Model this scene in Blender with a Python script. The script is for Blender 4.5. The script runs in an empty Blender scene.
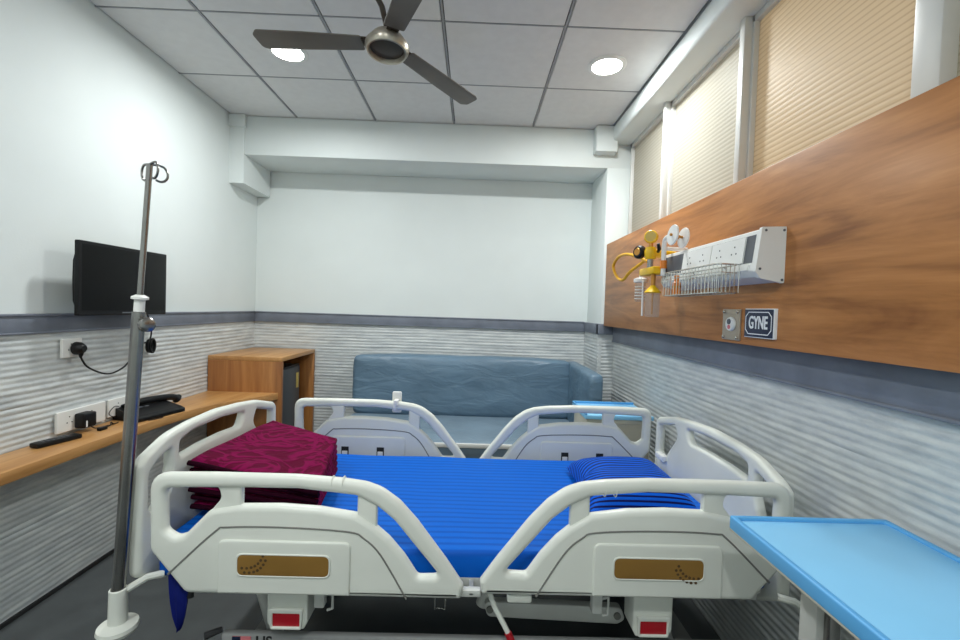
import bpy, bmesh, math, random
from mathutils import Vector, Matrix, noise
random.seed(7)
S = bpy.context.scene
COL = S.collection
PI = math.pi

# ------------------------------------------------------------------ helpers
def lin(c):
    out = []
    for v in c:
        v /= 255.0
        out.append(v/12.92 if v <= .04045 else ((v+.055)/1.055)**2.4)
    return (out[0], out[1], out[2], 1)

class NT:
    def __init__(s, name):
        s.m = bpy.data.materials.new(name); s.m.use_nodes = True
        s.t = s.m.node_tree; s.b = s.t.nodes['Principled BSDF']
    def n(s, kind, **kw):
        o = s.t.nodes.new(kind)
        for k, v in kw.items():
            if k in o.inputs: o.inputs[k].default_value = v
            else: setattr(o, k, v)
        return o
    def l(s, a, b): s.t.links.new(a, b)
    def coords(s, scale=(1, 1, 1), rot=(0, 0, 0)):
        tc = s.n('ShaderNodeTexCoord'); mp = s.n('ShaderNodeMapping')
        mp.inputs['Scale'].default_value = scale; mp.inputs['Rotation'].default_value = rot
        s.l(tc.outputs['Object'], mp.inputs['Vector']); return mp.outputs['Vector']
    def ramp(s, fac, stops):
        r = s.n('ShaderNodeValToRGB')
        e = r.color_ramp.elements
        while len(e) < len(stops): e.new(.5)
        for i, (p, c) in enumerate(stops): e[i].position = p; e[i].color = lin(c)
        s.l(fac, r.inputs['Fac']); return r.outputs['Color']
    def bump(s, h, strength, dist=.01):
        b = s.n('ShaderNodeBump'); b.inputs['Strength'].default_value = strength
        b.inputs['Distance'].default_value = dist
        s.l(h, b.inputs['Height']); s.l(b.outputs['Normal'], s.b.inputs['Normal'])

def mat(name, col, rough=.5, metal=0., vary=.06, vscale=6., bump=0., bscale=40., coat=0., spec=None, **kw):
    t = NT(name); b = t.b
    v = t.coords()
    nz = t.n('ShaderNodeTexNoise', Scale=vscale, Detail=4.)
    t.l(v, nz.inputs['Vector'])
    lo = tuple(max(0, c*(1-vary)) for c in col); hi = tuple(min(255, c*(1+vary)) for c in col)
    t.l(t.ramp(nz.outputs['Fac'], [(.3, lo), (.7, hi)]), b.inputs['Base Color'])
    b.inputs['Roughness'].default_value = rough; b.inputs['Metallic'].default_value = metal
    if coat: b.inputs['Coat Weight'].default_value = coat; b.inputs['Coat Roughness'].default_value = .15
    if spec is not None: b.inputs['Specular IOR Level'].default_value = spec
    for k, val in kw.items(): b.inputs[k.replace('_', ' ')].default_value = val
    if bump:
        n2 = t.n('ShaderNodeTexNoise', Scale=bscale, Detail=5.)
        t.l(v, n2.inputs['Vector']); t.bump(n2.outputs['Fac'], bump)
    return t.m

def wood(name, stops, scale, rough=.4, coat=.2, dist=1.2, fine=(1, 1, 1)):
    t = NT(name); v = t.coords(scale)
    n1 = t.n('ShaderNodeTexNoise', Scale=1., Detail=6., Roughness=.6, Distortion=dist); t.l(v, n1.inputs['Vector'])
    v2 = t.coords(fine)
    n2 = t.n('ShaderNodeTexNoise', Scale=1., Detail=3.); t.l(v2, n2.inputs['Vector'])
    mx = t.n('ShaderNodeMath', operation='MULTIPLY_ADD'); mx.inputs[1].default_value = .3
    t.l(n2.outputs['Fac'], mx.inputs[0]); t.l(n1.outputs['Fac'], mx.inputs[2])
    sb = t.n('ShaderNodeMath', operation='SUBTRACT'); sb.inputs[1].default_value = .15; t.l(mx.outputs[0], sb.inputs[0])
    t.l(t.ramp(sb.outputs[0], stops), t.b.inputs['Base Color'])
    t.b.inputs['Roughness'].default_value = rough
    t.b.inputs['Coat Weight'].default_value = coat; t.b.inputs['Coat Roughness'].default_value = .25
    t.bump(n2.outputs['Fac'], .05, .002)
    return t.m

def box(bm, a, b, bev=0., seg=2):
    a, b = Vector(a), Vector(b)
    lo = Vector([min(a[i], b[i]) for i in range(3)]); hi = Vector([max(a[i], b[i]) for i in range(3)])
    r = bmesh.ops.create_cube(bm, size=1, matrix=Matrix.Translation((lo+hi)/2) @ Matrix.Diagonal((*(hi-lo), 1)))
    if bev:
        es = list({e for v in r['verts'] for e in v.link_edges})
        bmesh.ops.bevel(bm, geom=es, offset=bev, segments=seg, profile=.5, affect='EDGES')
    return bm

def tube(bm, pts, r, seg=10, closed=False, caps=True):
    pts = [Vector(p) for p in pts]; n = len(pts); rings = []
    rr = r if isinstance(r, (list, tuple)) else [r]*n
    up = None
    for i, p in enumerate(pts):
        if closed: d = pts[(i+1) % n]-pts[i-1]
        else: d = pts[min(i+1, n-1)]-pts[max(i-1, 0)]
        d.normalize()
        if up is None:
            up = Vector((0, 0, 1)) if abs(d.z) < .9 else Vector((1, 0, 0))
        u = (up-d*up.dot(d)).normalized(); w = d.cross(u); up = u
        rings.append([bm.verts.new(p+(u*math.cos(2*PI*k/seg)+w*math.sin(2*PI*k/seg))*rr[i]) for k in range(seg)])
    m = n if closed else n-1
    for i in range(m):
        A, B = rings[i], rings[(i+1) % n]
        for k in range(seg): bm.faces.new((A[k], A[(k+1) % seg], B[(k+1) % seg], B[k]))
    if not closed and caps:
        bm.faces.new(rings[0][::-1]); bm.faces.new(rings[-1])
    return bm

def cyl(bm, p0, p1, r, seg=20, r2=None):
    return tube(bm, [p0, p1], [r, r if r2 is None else r2], seg)

def lathe(bm, prof, M=None, seg=28):
    """prof: (radius, height) list about local z"""
    M = M or Matrix.Identity(4); rings = []
    for r, h in prof:
        rings.append([bm.verts.new(M @ Vector((max(r, 1e-4)*math.cos(2*PI*k/seg), max(r, 1e-4)*math.sin(2*PI*k/seg), h))) for k in range(seg)])
    for A, B in zip(rings, rings[1:]):
        for k in range(seg): bm.faces.new((A[k], A[(k+1) % seg], B[(k+1) % seg], B[k]))
    bm.faces.new(rings[0][::-1]); bm.faces.new(rings[-1])
    return bm

def axis_m(loc, d):
    return Matrix.Translation(loc) @ Vector((0, 0, 1)).rotation_difference(Vector(d)).to_matrix().to_4x4()

def spline(pts, n=8, closed=False):
    P = [Vector(p) for p in pts]; out = []; N = len(P)
    for i in range(N if closed else N-1):
        if closed: a, b, c, d = P[i-1], P[i], P[(i+1) % N], P[(i+2) % N]
        else: a, b, c, d = P[max(i-1, 0)], P[i], P[i+1], P[min(i+2, N-1)]
        for k in range(n):
            t = k/n
            out.append(.5*((2*b)+(c-a)*t+(2*a-5*b+4*c-d)*t*t+(3*b-a-3*c+d)*t**3))
    if not closed: out.append(P[-1])
    return out

def rpoly(pts, r=.01, n=5):
    """round the corners of a 2D polygon; a point may carry its own radius"""
    out = []; N = len(pts)
    for i in range(N):
        p = Vector(pts[i][:2]); a = Vector(pts[i-1][:2]); b = Vector(pts[(i+1) % N][:2])
        ri = pts[i][2] if len(pts[i]) > 2 else r
        u = a-p; v = b-p; lu, lv = u.length, v.length; u.normalize(); v.normalize()
        ang = u.angle(v)
        t = min(ri/max(math.tan(ang/2), 1e-3), lu*.48, lv*.48)
        if t < 1e-5: out.append(p); continue
        p1, p2 = p+u*t, p+v*t
        for k in range(n+1):
            s = k/n
            out.append(p1*(1-s)**2+p*2*s*(1-s)+p2*s*s)
    return out

def area2(p):
    return sum(p[i-1][0]*p[i][1]-p[i][0]*p[i-1][1] for i in range(len(p)))/2

def plate(outer, holes, thick, bev, T, bseg=3):
    """plate with holes and rounded rims; T maps (a, b, c) to the place"""
    cu = bpy.data.curves.new('tmp', 'CURVE'); cu.dimensions = '2D'; cu.fill_mode = 'BOTH'
    cu.extrude = max(thick/2-bev, 0.0002); cu.bevel_depth = bev; cu.bevel_resolution = bseg; cu.offset = -bev
    for k, poly in enumerate([outer]+list(holes)):
        p = list(poly)
        if (area2(p) > 0) != (k == 0): p = p[::-1]
        sp = cu.splines.new('POLY'); sp.points.add(len(p)-1); sp.use_cyclic_u = True
        for q, v in zip(sp.points, p): q.co = (v[0], v[1], 0, 1)
    o = bpy.data.objects.new('tmp', cu); COL.objects.link(o)
    dg = bpy.context.evaluated_depsgraph_get()
    me = bpy.data.meshes.new_from_object(o.evaluated_get(dg))
    bm = bmesh.new(); bm.from_mesh(me)
    bpy.data.objects.remove(o); bpy.data.curves.remove(cu); bpy.data.meshes.remove(me)
    bmesh.ops.remove_doubles(bm, verts=bm.verts, dist=1e-5)
    for v in bm.verts: v.co = Vector(T(v.co.x, v.co.y, v.co.z))
    return bm

def text_bm(s, size, depth, T, bold=.0, sx=1.):
    cu = bpy.data.curves.new('tmp', 'FONT'); cu.body = s; cu.size = size; cu.extrude = depth; cu.offset = bold
    cu.align_x = 'CENTER'; cu.align_y = 'CENTER'
    o = bpy.data.objects.new('tmp', cu); COL.objects.link(o)
    dg = bpy.context.evaluated_depsgraph_get()
    me = bpy.data.meshes.new_from_object(o.evaluated_get(dg))
    bm = bmesh.new(); bm.from_mesh(me)
    bpy.data.objects.remove(o); bpy.data.curves.remove(cu); bpy.data.meshes.remove(me)
    for v in bm.verts: v.co = Vector(T(v.co.x*sx, v.co.y, v.co.z))
    return bm

def obj(name, bm, m, parent=None, smooth=35, subsurf=0):
    bmesh.ops.recalc_face_normals(bm, faces=bm.faces)
    me = bpy.data.meshes.new(name); bm.to_mesh(me); bm.free()
    me.materials.append(m)
    o = bpy.data.objects.new(name, me); COL.objects.link(o)
    if smooth:
        me.shade_smooth() if hasattr(me, 'shade_smooth') else None
        try: me.set_sharp_from_angle(angle=math.radians(smooth))
        except Exception: pass
    if parent:
        o.parent = parent
        o.matrix_parent_inverse = Matrix.Translation(-parent.matrix_basis.translation) if parent.type == 'EMPTY' else Matrix.Identity(4)
    if subsurf:
        md = o.modifiers.new('subdivision', 'SUBSURF'); md.levels = subsurf; md.render_levels = subsurf
    return o

def tag(o, label=None, cat=None, group=None, kind=None):
    if label: o['label'] = label
    if cat: o['category'] = cat
    if group: o['group'] = group
    if kind: o['kind'] = kind
    return o

def thing(name, label, cat, loc, group=None):
    o = bpy.data.objects.new(name, None); COL.objects.link(o); o.location = loc
    o.empty_display_size = .05
    return tag(o, label, cat, group)

def struct(name, bm, m, label=None, parent=None, **kw):
    o = obj(name, bm, m, parent, **kw)
    if not parent: tag(o, label, None, None, 'structure')
    return o
B = bmesh.new

# ------------------------------------------------------------------ materials
def vinyl_mat(name, col):
    t = NT(name); b = t.b
    n0 = t.n('ShaderNodeTexNoise', Scale=4.); t.l(t.coords(), n0.inputs['Vector'])
    t.l(t.ramp(n0.outputs['Fac'], [(.3, tuple(c*.95 for c in col)), (.7, tuple(c*1.04 for c in col))]), b.inputs['Base Color'])
    b.inputs['Roughness'].default_value = .4
    v = t.coords((3.2, 3.2, 9), (0, math.radians(-38), 0))     # slanting creases
    n1 = t.n('ShaderNodeTexNoise', Scale=1.3, Detail=3., Distortion=.6); t.l(v, n1.inputs['Vector'])
    t.bump(n1.outputs['Fac'], .55, .03)
    return t.m
m_wall = mat('white_paint', (221, 227, 225), .75, vary=.012, vscale=2, bump=.04, bscale=120)
m_ceil = mat('ceiling_tile_vinyl', (222, 222, 221), .7, vary=.012, vscale=20, bump=.03, bscale=200)
m_grid = mat('ceiling_grid_paint', (150, 152, 155), .5, vary=.02)
m_gap = mat('ceiling_void', (40, 42, 44), .9)
m_floor = mat('grey_vinyl_floor', (76, 80, 81), .5, vary=.05, vscale=9, bump=.03, bscale=150)
m_band = mat('slate_trim', (116, 122, 134), .5, vary=.08, vscale=7)
m_alu = mat('window_aluminium', (214, 214, 210), .4, .1, vary=.02)
m_whitepl = mat('white_plastic', (232, 232, 228), .35, vary=.01)
m_bed = mat('bed_plastic', (224, 226, 217), .42, vary=.012, coat=.1)
m_bedgrey = mat('bed_seam_grey', (120, 120, 115), .6)
m_bedframe = mat('bed_frame_paint', (196, 197, 192), .45, vary=.03)
m_basec = mat('bed_base_plastic', (150, 151, 150), .5, vary=.03)
m_gold = mat('gold_label', (150, 112, 52), .4, .25, vary=.05)
m_golddark = mat('leaf_motif_brown', (82, 58, 28), .6)
m_black = mat('black_plastic', (16, 17, 19), .45, vary=.05, spec=.3)
m_screen = mat('screen_black', (8, 9, 10), .35, vary=.02, spec=.2)
m_dark = mat('dark_rubber', (34, 34, 36), .7)
m_red = mat('red_reflector', (176, 14, 32), .3, vary=.03)
m_steel = mat('brushed_steel', (150, 148, 145), .27, 1., vary=.05, vscale=12)
m_chrome = mat('chrome', (200, 198, 192), .15, 1., vary=.02)
m_blue_t = mat('blue_laminate', (140, 206, 246), .35, vary=.012)
m_blue_e = mat('blue_table_edge', (92, 170, 226), .4, vary=.02)
m_beige = mat('beige_locker_paint', (190, 186, 172), .5, vary=.02)
m_vinyl = vinyl_mat('teal_grey_vinyl', (100, 126, 146))
m_vinyls = vinyl_mat('sofa_seat_vinyl', (122, 142, 158))
m_fan = mat('fan_blade_brown', (112, 106, 96), .45, .1, vary=.05)
m_fanhub = mat('fan_hub_nickel', (190, 182, 168), .3, .8, vary=.04)
m_fanbrown = mat('fan_hub_brown', (74, 66, 58), .35, .4)
m_yellow = mat('yellow_enamel', (236, 190, 10), .35, vary=.03)
m_sheetshade = mat('sheet_corner_shade_navy', (22, 32, 104), .8, vary=.08, spec=.1)  # hanging sheet corner, with its shade put into a darker blue
m_hose = mat('yellow_rubber_hose', (224, 168, 24), .4, vary=.04)
m_orange = mat('orange_plastic', (226, 130, 40), .45, vary=.05)
m_copper = mat('brass_fitting', (196, 140, 70), .3, .8)
m_navy = mat('navy_enamel', (22, 34, 64), .35, vary=.04)
m_letter = mat('white_enamel_lettering', (240, 242, 244), .4, vary=.01)
m_strip = mat('charcoal_insert', (92, 96, 102), .5, vary=.03)
m_hole = mat('socket_hole', (30, 30, 30), .8)
m_fridge = mat('fridge_charcoal', (70, 76, 82), .4, .2, vary=.03)
m_sticker = mat('yellow_sticker', (206, 178, 90), .5)
m_frost = mat('nickel_plate', (176, 164, 148), .3, .6, vary=.05)
m_pink = mat('pale_red_print', (214, 120, 126), .5)

m_cab = wood('cabinet_teak_laminate', [(.25, (128, 76, 32)), (.5, (158, 102, 50)), (.75, (182, 126, 68))], (9, 9, .9), fine=(60, 60, 3))
m_counter = wood('counter_teak_laminate', [(.25, (160, 112, 62)), (.5, (186, 136, 80)), (.75, (202, 154, 98))], (10, 1.1, 10), fine=(70, 4, 70))
m_panel = wood('headwall_walnut_laminate', [(.28, (132, 80, 36)), (.48, (172, 112, 58)), (.62, (188, 126, 70)), (.75, (202, 142, 84))], (3, 1.1, 7.0), fine=(20, 4, 70), rough=.45, coat=.1, dist=1.6)

# textured ledge-stone cladding
def clad_mat(name, a, b, c):
    t = NT(name); v = t.coords((3, 3, 14))
    n1 = t.n('ShaderNodeTexNoise', Scale=2.2, Detail=6., Roughness=.65); t.l(v, n1.inputs['Vector'])
    t.l(t.ramp(n1.outputs['Fac'], [(.25, a), (.5, b), (.78, c)]), t.b.inputs['Base Color'])
    t.b.inputs['Roughness'].default_value = .55
    n2 = t.n('ShaderNodeTexNoise', Scale=60., Detail=4.); t.l(t.coords(), n2.inputs['Vector'])
    t.bump(n2.outputs['Fac'], .12)
    return t.m
m_clad = clad_mat('ledge_stone_grey', (172, 177, 180), (200, 204, 204), (222, 225, 222))

# bright blue satin-stripe cotton
def stripe_mat(name, light, dark, axis, scale, width, rough=.55, distort=0., uv=False):
    t = NT(name); v = t.coords()
    if uv: v = t.n('ShaderNodeTexCoord').outputs['UV']
    w = t.n('ShaderNodeTexWave', Scale=scale, Distortion=distort); w.wave_type = 'BANDS'; w.bands_direction = axis
    w.inputs['Detail Scale'].default_value = .6; w.inputs['Detail'].default_value = 1.
    t.l(v, w.inputs['Vector'])
    t.l(t.ramp(w.outputs['Fac'], [(max(width-.12, 0), dark), (width+.12, light)]), t.b.inputs['Base Color'])
    t.b.inputs['Roughness'].default_value = rough
    t.b.inputs['Specular IOR Level'].default_value = .15
    n2 = t.n('ShaderNodeTexNoise', Scale=7., Detail=3.); t.l(v, n2.inputs['Vector'])
    t.bump(n2.outputs['Fac'], .25, .02)
    return t.m
m_sheet = stripe_mat('blue_satin_stripe_sheet', (0, 100, 204), (0, 84, 184), 'Y', 9.5, .3, distort=.5)
m_pillow = stripe_mat('blue_striped_pillowcase', (0, 92, 210), (0, 14, 78), 'Y', 13, .36, uv=True)

def blanket_mat():
    t = NT('maroon_embossed_plush'); v = t.coords((1, 1, 1))
    n = t.n('ShaderNodeTexNoise', Scale=7., Detail=2., Distortion=2.6); t.l(v, n.inputs['Vector'])
    w = t.n('ShaderNodeMath', operation='MULTIPLY'); w.inputs[1].default_value = 16.; t.l(n.outputs['Fac'], w.inputs[0])
    s = t.n('ShaderNodeMath', operation='SINE'); t.l(w.outputs[0], s.inputs[0])
    a = t.n('ShaderNodeMath', operation='MULTIPLY_ADD'); a.inputs[1].default_value = .5; a.inputs[2].default_value = .5
    t.l(s.outputs[0], a.inputs[0])
    t.l(t.ramp(a.outputs[0], [(.5, (86, 0, 40)), (.95, (116, 4, 64))]), t.b.inputs['Base Color'])
    t.b.inputs['Specular IOR Level'].default_value = .1; t.b.inputs['Roughness'].default_value = .85; t.b.inputs['Sheen Weight'].default_value = .04
    t.b.inputs['Sheen Tint'].default_value = lin((220, 90, 150))
    t.bump(a.outputs[0], .35, .006)
    return t.m
m_blanket = blanket_mat()
m_binding = mat('dark_maroon_binding', (36, 4, 20), .9, vary=.1, spec=.05)

def glass(name, col, rough=.05, alpha_mix=.75):
    t = NT(name)
    tr = t.n('ShaderNodeBsdfTransparent'); tr.inputs['Color'].default_value = lin(col)
    gl = t.b; gl.inputs['Base Color'].default_value = lin((235, 238, 240)); gl.inputs['Roughness'].default_value = rough
    nz = t.n('ShaderNodeTexNoise', Scale=30.); t.l(t.coords(), nz.inputs['Vector']); t.bump(nz.outputs['Fac'], .05)
    mx = t.n('ShaderNodeMixShader'); mx.inputs[0].default_value = 1-alpha_mix
    t.l(tr.outputs[0], mx.inputs[1]); t.l(gl.outputs[0], mx.inputs[2])
    t.l(mx.outputs[0], t.t.nodes['Material Output'].inputs['Surface'])
    return t.m
m_clear = glass('clear_plastic', (244, 245, 244), .08, .86)

def pane_mat(name, a, b):
    """ribbed obscure glass: fine ribs run along the pane"""
    t = NT(name); v = t.coords()
    w = t.n('ShaderNodeTexWave', Scale=15., Distortion=0.); w.wave_type = 'BANDS'; w.bands_direction = 'Z'
    t.l(v, w.inputs['Vector'])
    t.l(t.ramp(w.outputs['Fac'], [(.02, a), (.28, b)]), t.b.inputs['Base Color'])
    t.b.inputs['Roughness'].default_value = .45; t.b.inputs['Specular IOR Level'].default_value = .2
    n1 = t.n('ShaderNodeTexNoise', Scale=90.); t.l(v, n1.inputs['Vector'])
    ad = t.n('ShaderNodeMath', operation='MULTIPLY_ADD'); ad.inputs[1].default_value = .25
    t.l(n1.outputs['Fac'], ad.inputs[0]); t.l(w.outputs['Fac'], ad.inputs[2])
    t.bump(ad.outputs[0], .18, .004)
    tr = t.n('ShaderNodeBsdfTranslucent'); tr.inputs['Color'].default_value = lin(b)
    mx = t.n('ShaderNodeMixShader'); mx.inputs[0].default_value = .45
    t.l(t.b.outputs[0], mx.inputs[1]); t.l(tr.outputs[0], mx.inputs[2])
    t.l(mx.outputs[0], t.t.nodes['Material Output'].inputs['Surface'])
    return t.m
m_pane = pane_mat('ribbed_obscure_glass', (186, 166, 136), (224, 209, 184))
m_pane2 = pane_mat('ribbed_obscure_glass_pale', (178, 172, 156), (200, 196, 184))

def emit(name, col, strength):
    t = NT(name); t.b.inputs['Base Color'].default_value = (1, 1, 1, 1)
    t.b.inputs['Emission Color'].default_value = lin(col); t.b.inputs['Emission Strength'].default_value = strength
    return t.m
m_lamp = emit('led_diffuser', (255, 255, 250), 14)

# ------------------------------------------------------------------ room shell
XL, XR, YB, YF, ZC = -1.85, 1.16, 3.70, -1.40, 2.71
struct('floor', box(B(), (XL-.1, YF-.1, -.05), (XR+.1, YB+.1, 0)), m_floor, 'dark grey vinyl floor')
struct('wall_left', box(B(), (XL-.12, YF, 0), (XL, YB+.1, ZC+.1)), m_wall, 'white painted left wall')
struct('wall_back', box(B(), (XL, YB, 0), (XR, YB+.12, ZC+.1)), m_wall, 'white painted back wall')
struct('wall_front', box(B(), (XL-.1, YF-.12, 0), (XR+.1, YF, ZC+.1)), m_wall, 'white wall behind the viewer')
bm = B(); box(bm, (XR, YF, 0), (XR+.12, YB+.1, 1.84)); box(bm, (XR, YF, 2.60), (XR+.12, YB+.1, ZC+.1))
box(bm, (XR, 3.255, 1.84), (XR+.12, YB+.1, 2.60)); box(bm, (XR, YF, 1.84), (XR+.12, .40, 2.60))
struct('wall_right', bm, m_wall, 'white right wall under the high windows')
# lay-in ceiling: tiles, T-bars between them, dark void above
xs = [-1.85, -1.364, -.779, -.192, .402, .99, 1.16]
ys = [3.285, 2.716, 2.13, 1.545, .96, .375, -.21, -.795, YF]
bm = B()
g = .009
for x0, x1 in zip(xs, xs[1:]):
    for y1, y0 in zip(ys, ys[1:]):
        box(bm, (x0+g, y0+g*.6, ZC+.003), (x1-g, y1-g*.6, ZC+.02), .002, 1)
box(bm, (XL, 3.285, ZC+.003), (XR, YB, ZC+.02))
ceil = struct('ceiling', bm, m_ceil, 'grey lay-in tile ceiling')
struct('trim_18', box(B(), (XL-.1, YF-.1, ZC+.03), (XR+.1, YB+.1, ZC+.08)), m_gap, 'dark void above the ceiling tiles')
bm = B()
for x in xs[1:-1]: box(bm, (x-.005, YF, ZC+.001), (x+.005, 3.285, ZC+.012))
for y in ys[1:-1]: box(bm, (XL, y-.0035, ZC+.002), (XR, y+.0035, ZC+.012))
struct('trim_1', bm, m_grid, 'ceiling grid bars')
# beam across the back, corner boxes, right column
struct('trim_2', box(B(), (XL, 3.285, 2.425), (XR, YB, ZC), .004), m_wall, 'white beam across the top of the back wall')
bm = B(); box(bm, (XL, 3.272, 2.21), (-1.742, 3.69, 2.426))
box(bm, (XL, 3.272, 2.42), (-1.742, 3.29, ZC)); box(bm, (XL, 3.250, 2.62), (-1.730, 3.29, ZC), .004)
struct('trim_3', bm, m_wall, 'white boxed corner ledge on the left wall')
struct('trim_4', box(B(), (.975, 3.285, 0), (XR, YB, 2.43), .004), m_wall, 'white column in the right back corner')
struct('trim_5', box(B(), (.862, 3.20, 2.52), (1.02, 3.29, ZC), .006), m_wall, 'small white box above the right column')
bm = B(); box(bm, (.985, YF, 2.60), (XR+.02, 3.285, ZC+.002), .02, 4)
struct('trim_6', bm, m_wall, 'white bulkhead over the high windows')

# cladding with real courses
def clad(name, P0, U, L, z0, z1, N, label, du=.07):
    P0, U, N = Vector(P0), Vector(U), Vector(N); dz = .0052
    nu, nz = max(2, int(L/du)), int((z1-z0)/dz); bm = B(); grid = []
    sd = P0.x*3.1+P0.y*1.7
    for i in range(nu+1):
        u = L*i/nu; row = []
        for j in range(nz+1):
            z = z0+(z1-z0)*j/nz
            wob = noise.noise(Vector((u*1.6+sd, z*2, .3)))*.35+noise.noise(Vector((u*6+sd, z*5, 4.)))*.22
            ph = z/.0255+wob*.75; k = math.floor(ph); f = ph-k
            amp = .0065+.0035*noise.noise(Vector((u*2.2+k*7.7, k*3.3, sd)))
            h = amp*(math.sin(PI*min(1, f*.93+.07))**.7)*(.62+.38*f)
            h += .0022*noise.noise(Vector((u*14, z*60, sd)))
            row.append(bm.verts.new(P0+U*u+Vector((0, 0, z))+N*(h-.004)))
        grid.append(row)
    for i in range(nu):
        for j in range(nz): bm.faces.new((grid[i][j], grid[i+1][j], grid[i+1][j+1], grid[i][j+1]))
    # solid edges
    bk = {}
    for row in (grid[0], grid[-1]):
        back = [bm.verts.new(v.co-N*.022) for v in (row[0], row[-1])]
        bm.faces.new([back[0]]+row+[back[1]])
    return struct(name, bm, m_clad, label, smooth=60)
clad('trim_7', (XL+.008, .2, 0), (0, 1, 0), 3.48, 0, 1.17, (1, 0, 0), 'grey ledge stone cladding on the left wall')
clad('trim_8', (XL, YB-.02, 0), (1, 0, 0), 2.81, 0, 1.17, (0, -1, 0), 'grey ledge stone cladding on the back wall')
clad('trim_9', (.952, YB-.02, 0), (0, -1, 0), .425, 0, 1.17, (-1, 0, 0), 'grey ledge stone cladding on the column side', .05)
clad('trim_10', (.947, 3.262, 0), (1, 0, 0), .125, 0, 1.17, (0, -1, 0), 'grey ledge stone cladding on the column front', .04)
clad('trim_11', (1.068, 3.27, 0), (0, -1, 0), 3.07, 0, 1.125, (-1, 0, 0), 'grey ledge stone cladding under the headwall panel')
struct('trim_12', box(B(), (1.075, .2, 0), (XR, 3.262, 1.12)), m_wall, 'wall lining behind the right cladding')
bm = B()
box(bm, (XL, .2, 1.17), (XL+.016, YB, 1.248), .003); box(bm, (XL, .2, 1.168), (XL+.020, YB, 1.176), .002); box(bm, (XL, .2, 1.242), (XL+.022, YB, 1.252), .002)
struct('trim_13', bm, m_band, 'slate grey dado rail on the left wall')
bm = B()
box(bm, (XL, YB-.036, 1.17), (.945, YB, 1.248), .003); box(bm, (XL, YB-.04, 1.168), (.945, YB, 1.176), .002); box(bm, (XL, YB-.042, 1.242), (.945, YB, 1.252), .002)
struct('trim_14', bm, m_band, 'slate grey dado rail on the back wall')
bm = B()
box(bm, (.94, 3.24, 1.17), (.98, YB-.036, 1.248), .003); box(bm, (.94, 3.245, 1.17), (1.075, 3.29, 1.248), .003)
struct('trim_15', bm, m_band, 'slate grey dado rail round the column')
bm = B()
box(bm, (1.052, .2, 1.122), (XR, 3.243, 1.245), .003); box(bm, (1.046, .2, 1.118), (XR, 3.243, 1.128), .002)
struct('trim_16', bm, m_band, 'slate grey dado rail under the headwall panel')
struct('baseboard_left', box(B(), (XL, .2, 0), (XL+.018, YB-.03, .018), .002), m_dark, 'thin dark floor joint on the left wall')

# high windows on the right wall
def window(name, y0, y1, m, label, muntin):
    bm = B()
    box(bm, (1.135, y1-.028, 1.84), (1.185, y1, 2.60), .003); box(bm, (1.135, y0, 1.84), (1.185, y0+.028, 2.60), .003)
    box(bm, (1.135, y0, 2.572), (1.185, y1, 2.60), .003); box(bm, (1.135, y0, 1.836), (1.185, y1, 1.862), .003)
    w = struct(name, bm, m_alu, label)
    p = obj('window_pane', box(B(), (1.157, y0+.02, 1.85), (1.165, y1-.02, 2.585)), m, w)
    return w
window('window_1', 2.605, 3.255, m_pane2, 'far high window with pale obscure glass', 0)
window('window_2', 1.852, 2.605, m_pane2, 'middle high window with ribbed obscure glass', 0)
window('window_3', 1.105, 1.852, m_pane, 'near high window with ribbed beige glass', 0)
window('window_4', .40, 1.105, m_pane2, 'nearest high window beyond the white jamb', 0)
bm = B(); box(bm, (1.10, 2.59, 1.84), (1.14, 2.62, 2.60), .004); box(bm, (1.10, 1.835, 1.84), (1.14, 1.87, 2.60), .004); box(bm, (1.095, 1.035, 1.84), (1.14, 1.105, 2.60), .004)
struct('trim_17', bm, m_alu, 'window mullions')

# ------------------------------------------------------------------ headwall panel and what hangs on it
pan = obj('headwall_panel', box(B(), (.98, .25, 1.236), (1.06, 3.240, 1.846), .003), m_panel)
# keep its top and back closed to the wall
bm = B(); box(bm, (1.05, .25, 1.25), (XR-.001, 3.235, 1.835))
tag(pan, 'long walnut wood panel on the right wall under the high windows', 'wall panel')
obj('backing_box', bm, m_panel, pan)

t = thing('service_trunking', 'white bedhead trunking with a row of sockets on the wood panel', 'socket unit', (.98, 1.71, 1.54))
prof = [(.9798, 1.45, .004), (.9798, 1.622, .004), (.906, 1.618, .006), (.890, 1.484, .012), (.905, 1.466, .01)]
def ext_y(pts, y0, y1, r=.005):
    b = B(); P = rpoly(pts, r)
    A = [b.verts.new((p[0], y0, p[1])) for p in P]; C = [b.verts.new((p[0], y1, p[1])) for p in P]
    n = len(P)
    for i in range(n): b.faces.new((A[i], A[(i+1) % n], C[(i+1) % n], C[i]))
    b.faces.new(A[::-1]); b.faces.new(C); return b
obj('housing', ext_y(prof, 1.372, 2.06), m_whitepl, t)
cap = obj('end_cap', ext_y([(.9798, 1.446), (.9798, 1.626), (.902, 1.622), (.886, 1.482), (.902, 1.460)], 1.36, 1.373), m_whitepl, t)
for x, z in ((.914, 1.612), (.972, 1.614), (.900, 1.49), (.972, 1.457)):
    obj('screw', lathe(B(), [(.004, 0), (.004, .002)], axis_m((x, 1.3605, z), (0, -1, 0)), 10), m_strip, cap)
def front(y, z, off=0.):    # a point on the sloping front face
    k = (z-1.484)/(1.618-1.484)
    return Vector((.890+.016*k-off, y, z))
def front_quad(y0, y1, z0, z1, d):
    b = B(); vs = []
    for off in (-.002, d):
        vs.append([b.verts.new(front(y, z, off)) for y, z in ((y0, z0), (y1, z0), (y1, z1), (y0, z1))])
    A, C = vs
    for i in range(4): b.faces.new((A[i], A[(i+1) % 4], C[(i+1) % 4], C[i]))
    b.faces.new(A[::-1]); b.faces.new(C); return b
obj('insert_strip', front_quad(1.39, 2.05, 1.512, 1.603, .001), m_strip, t)
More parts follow.
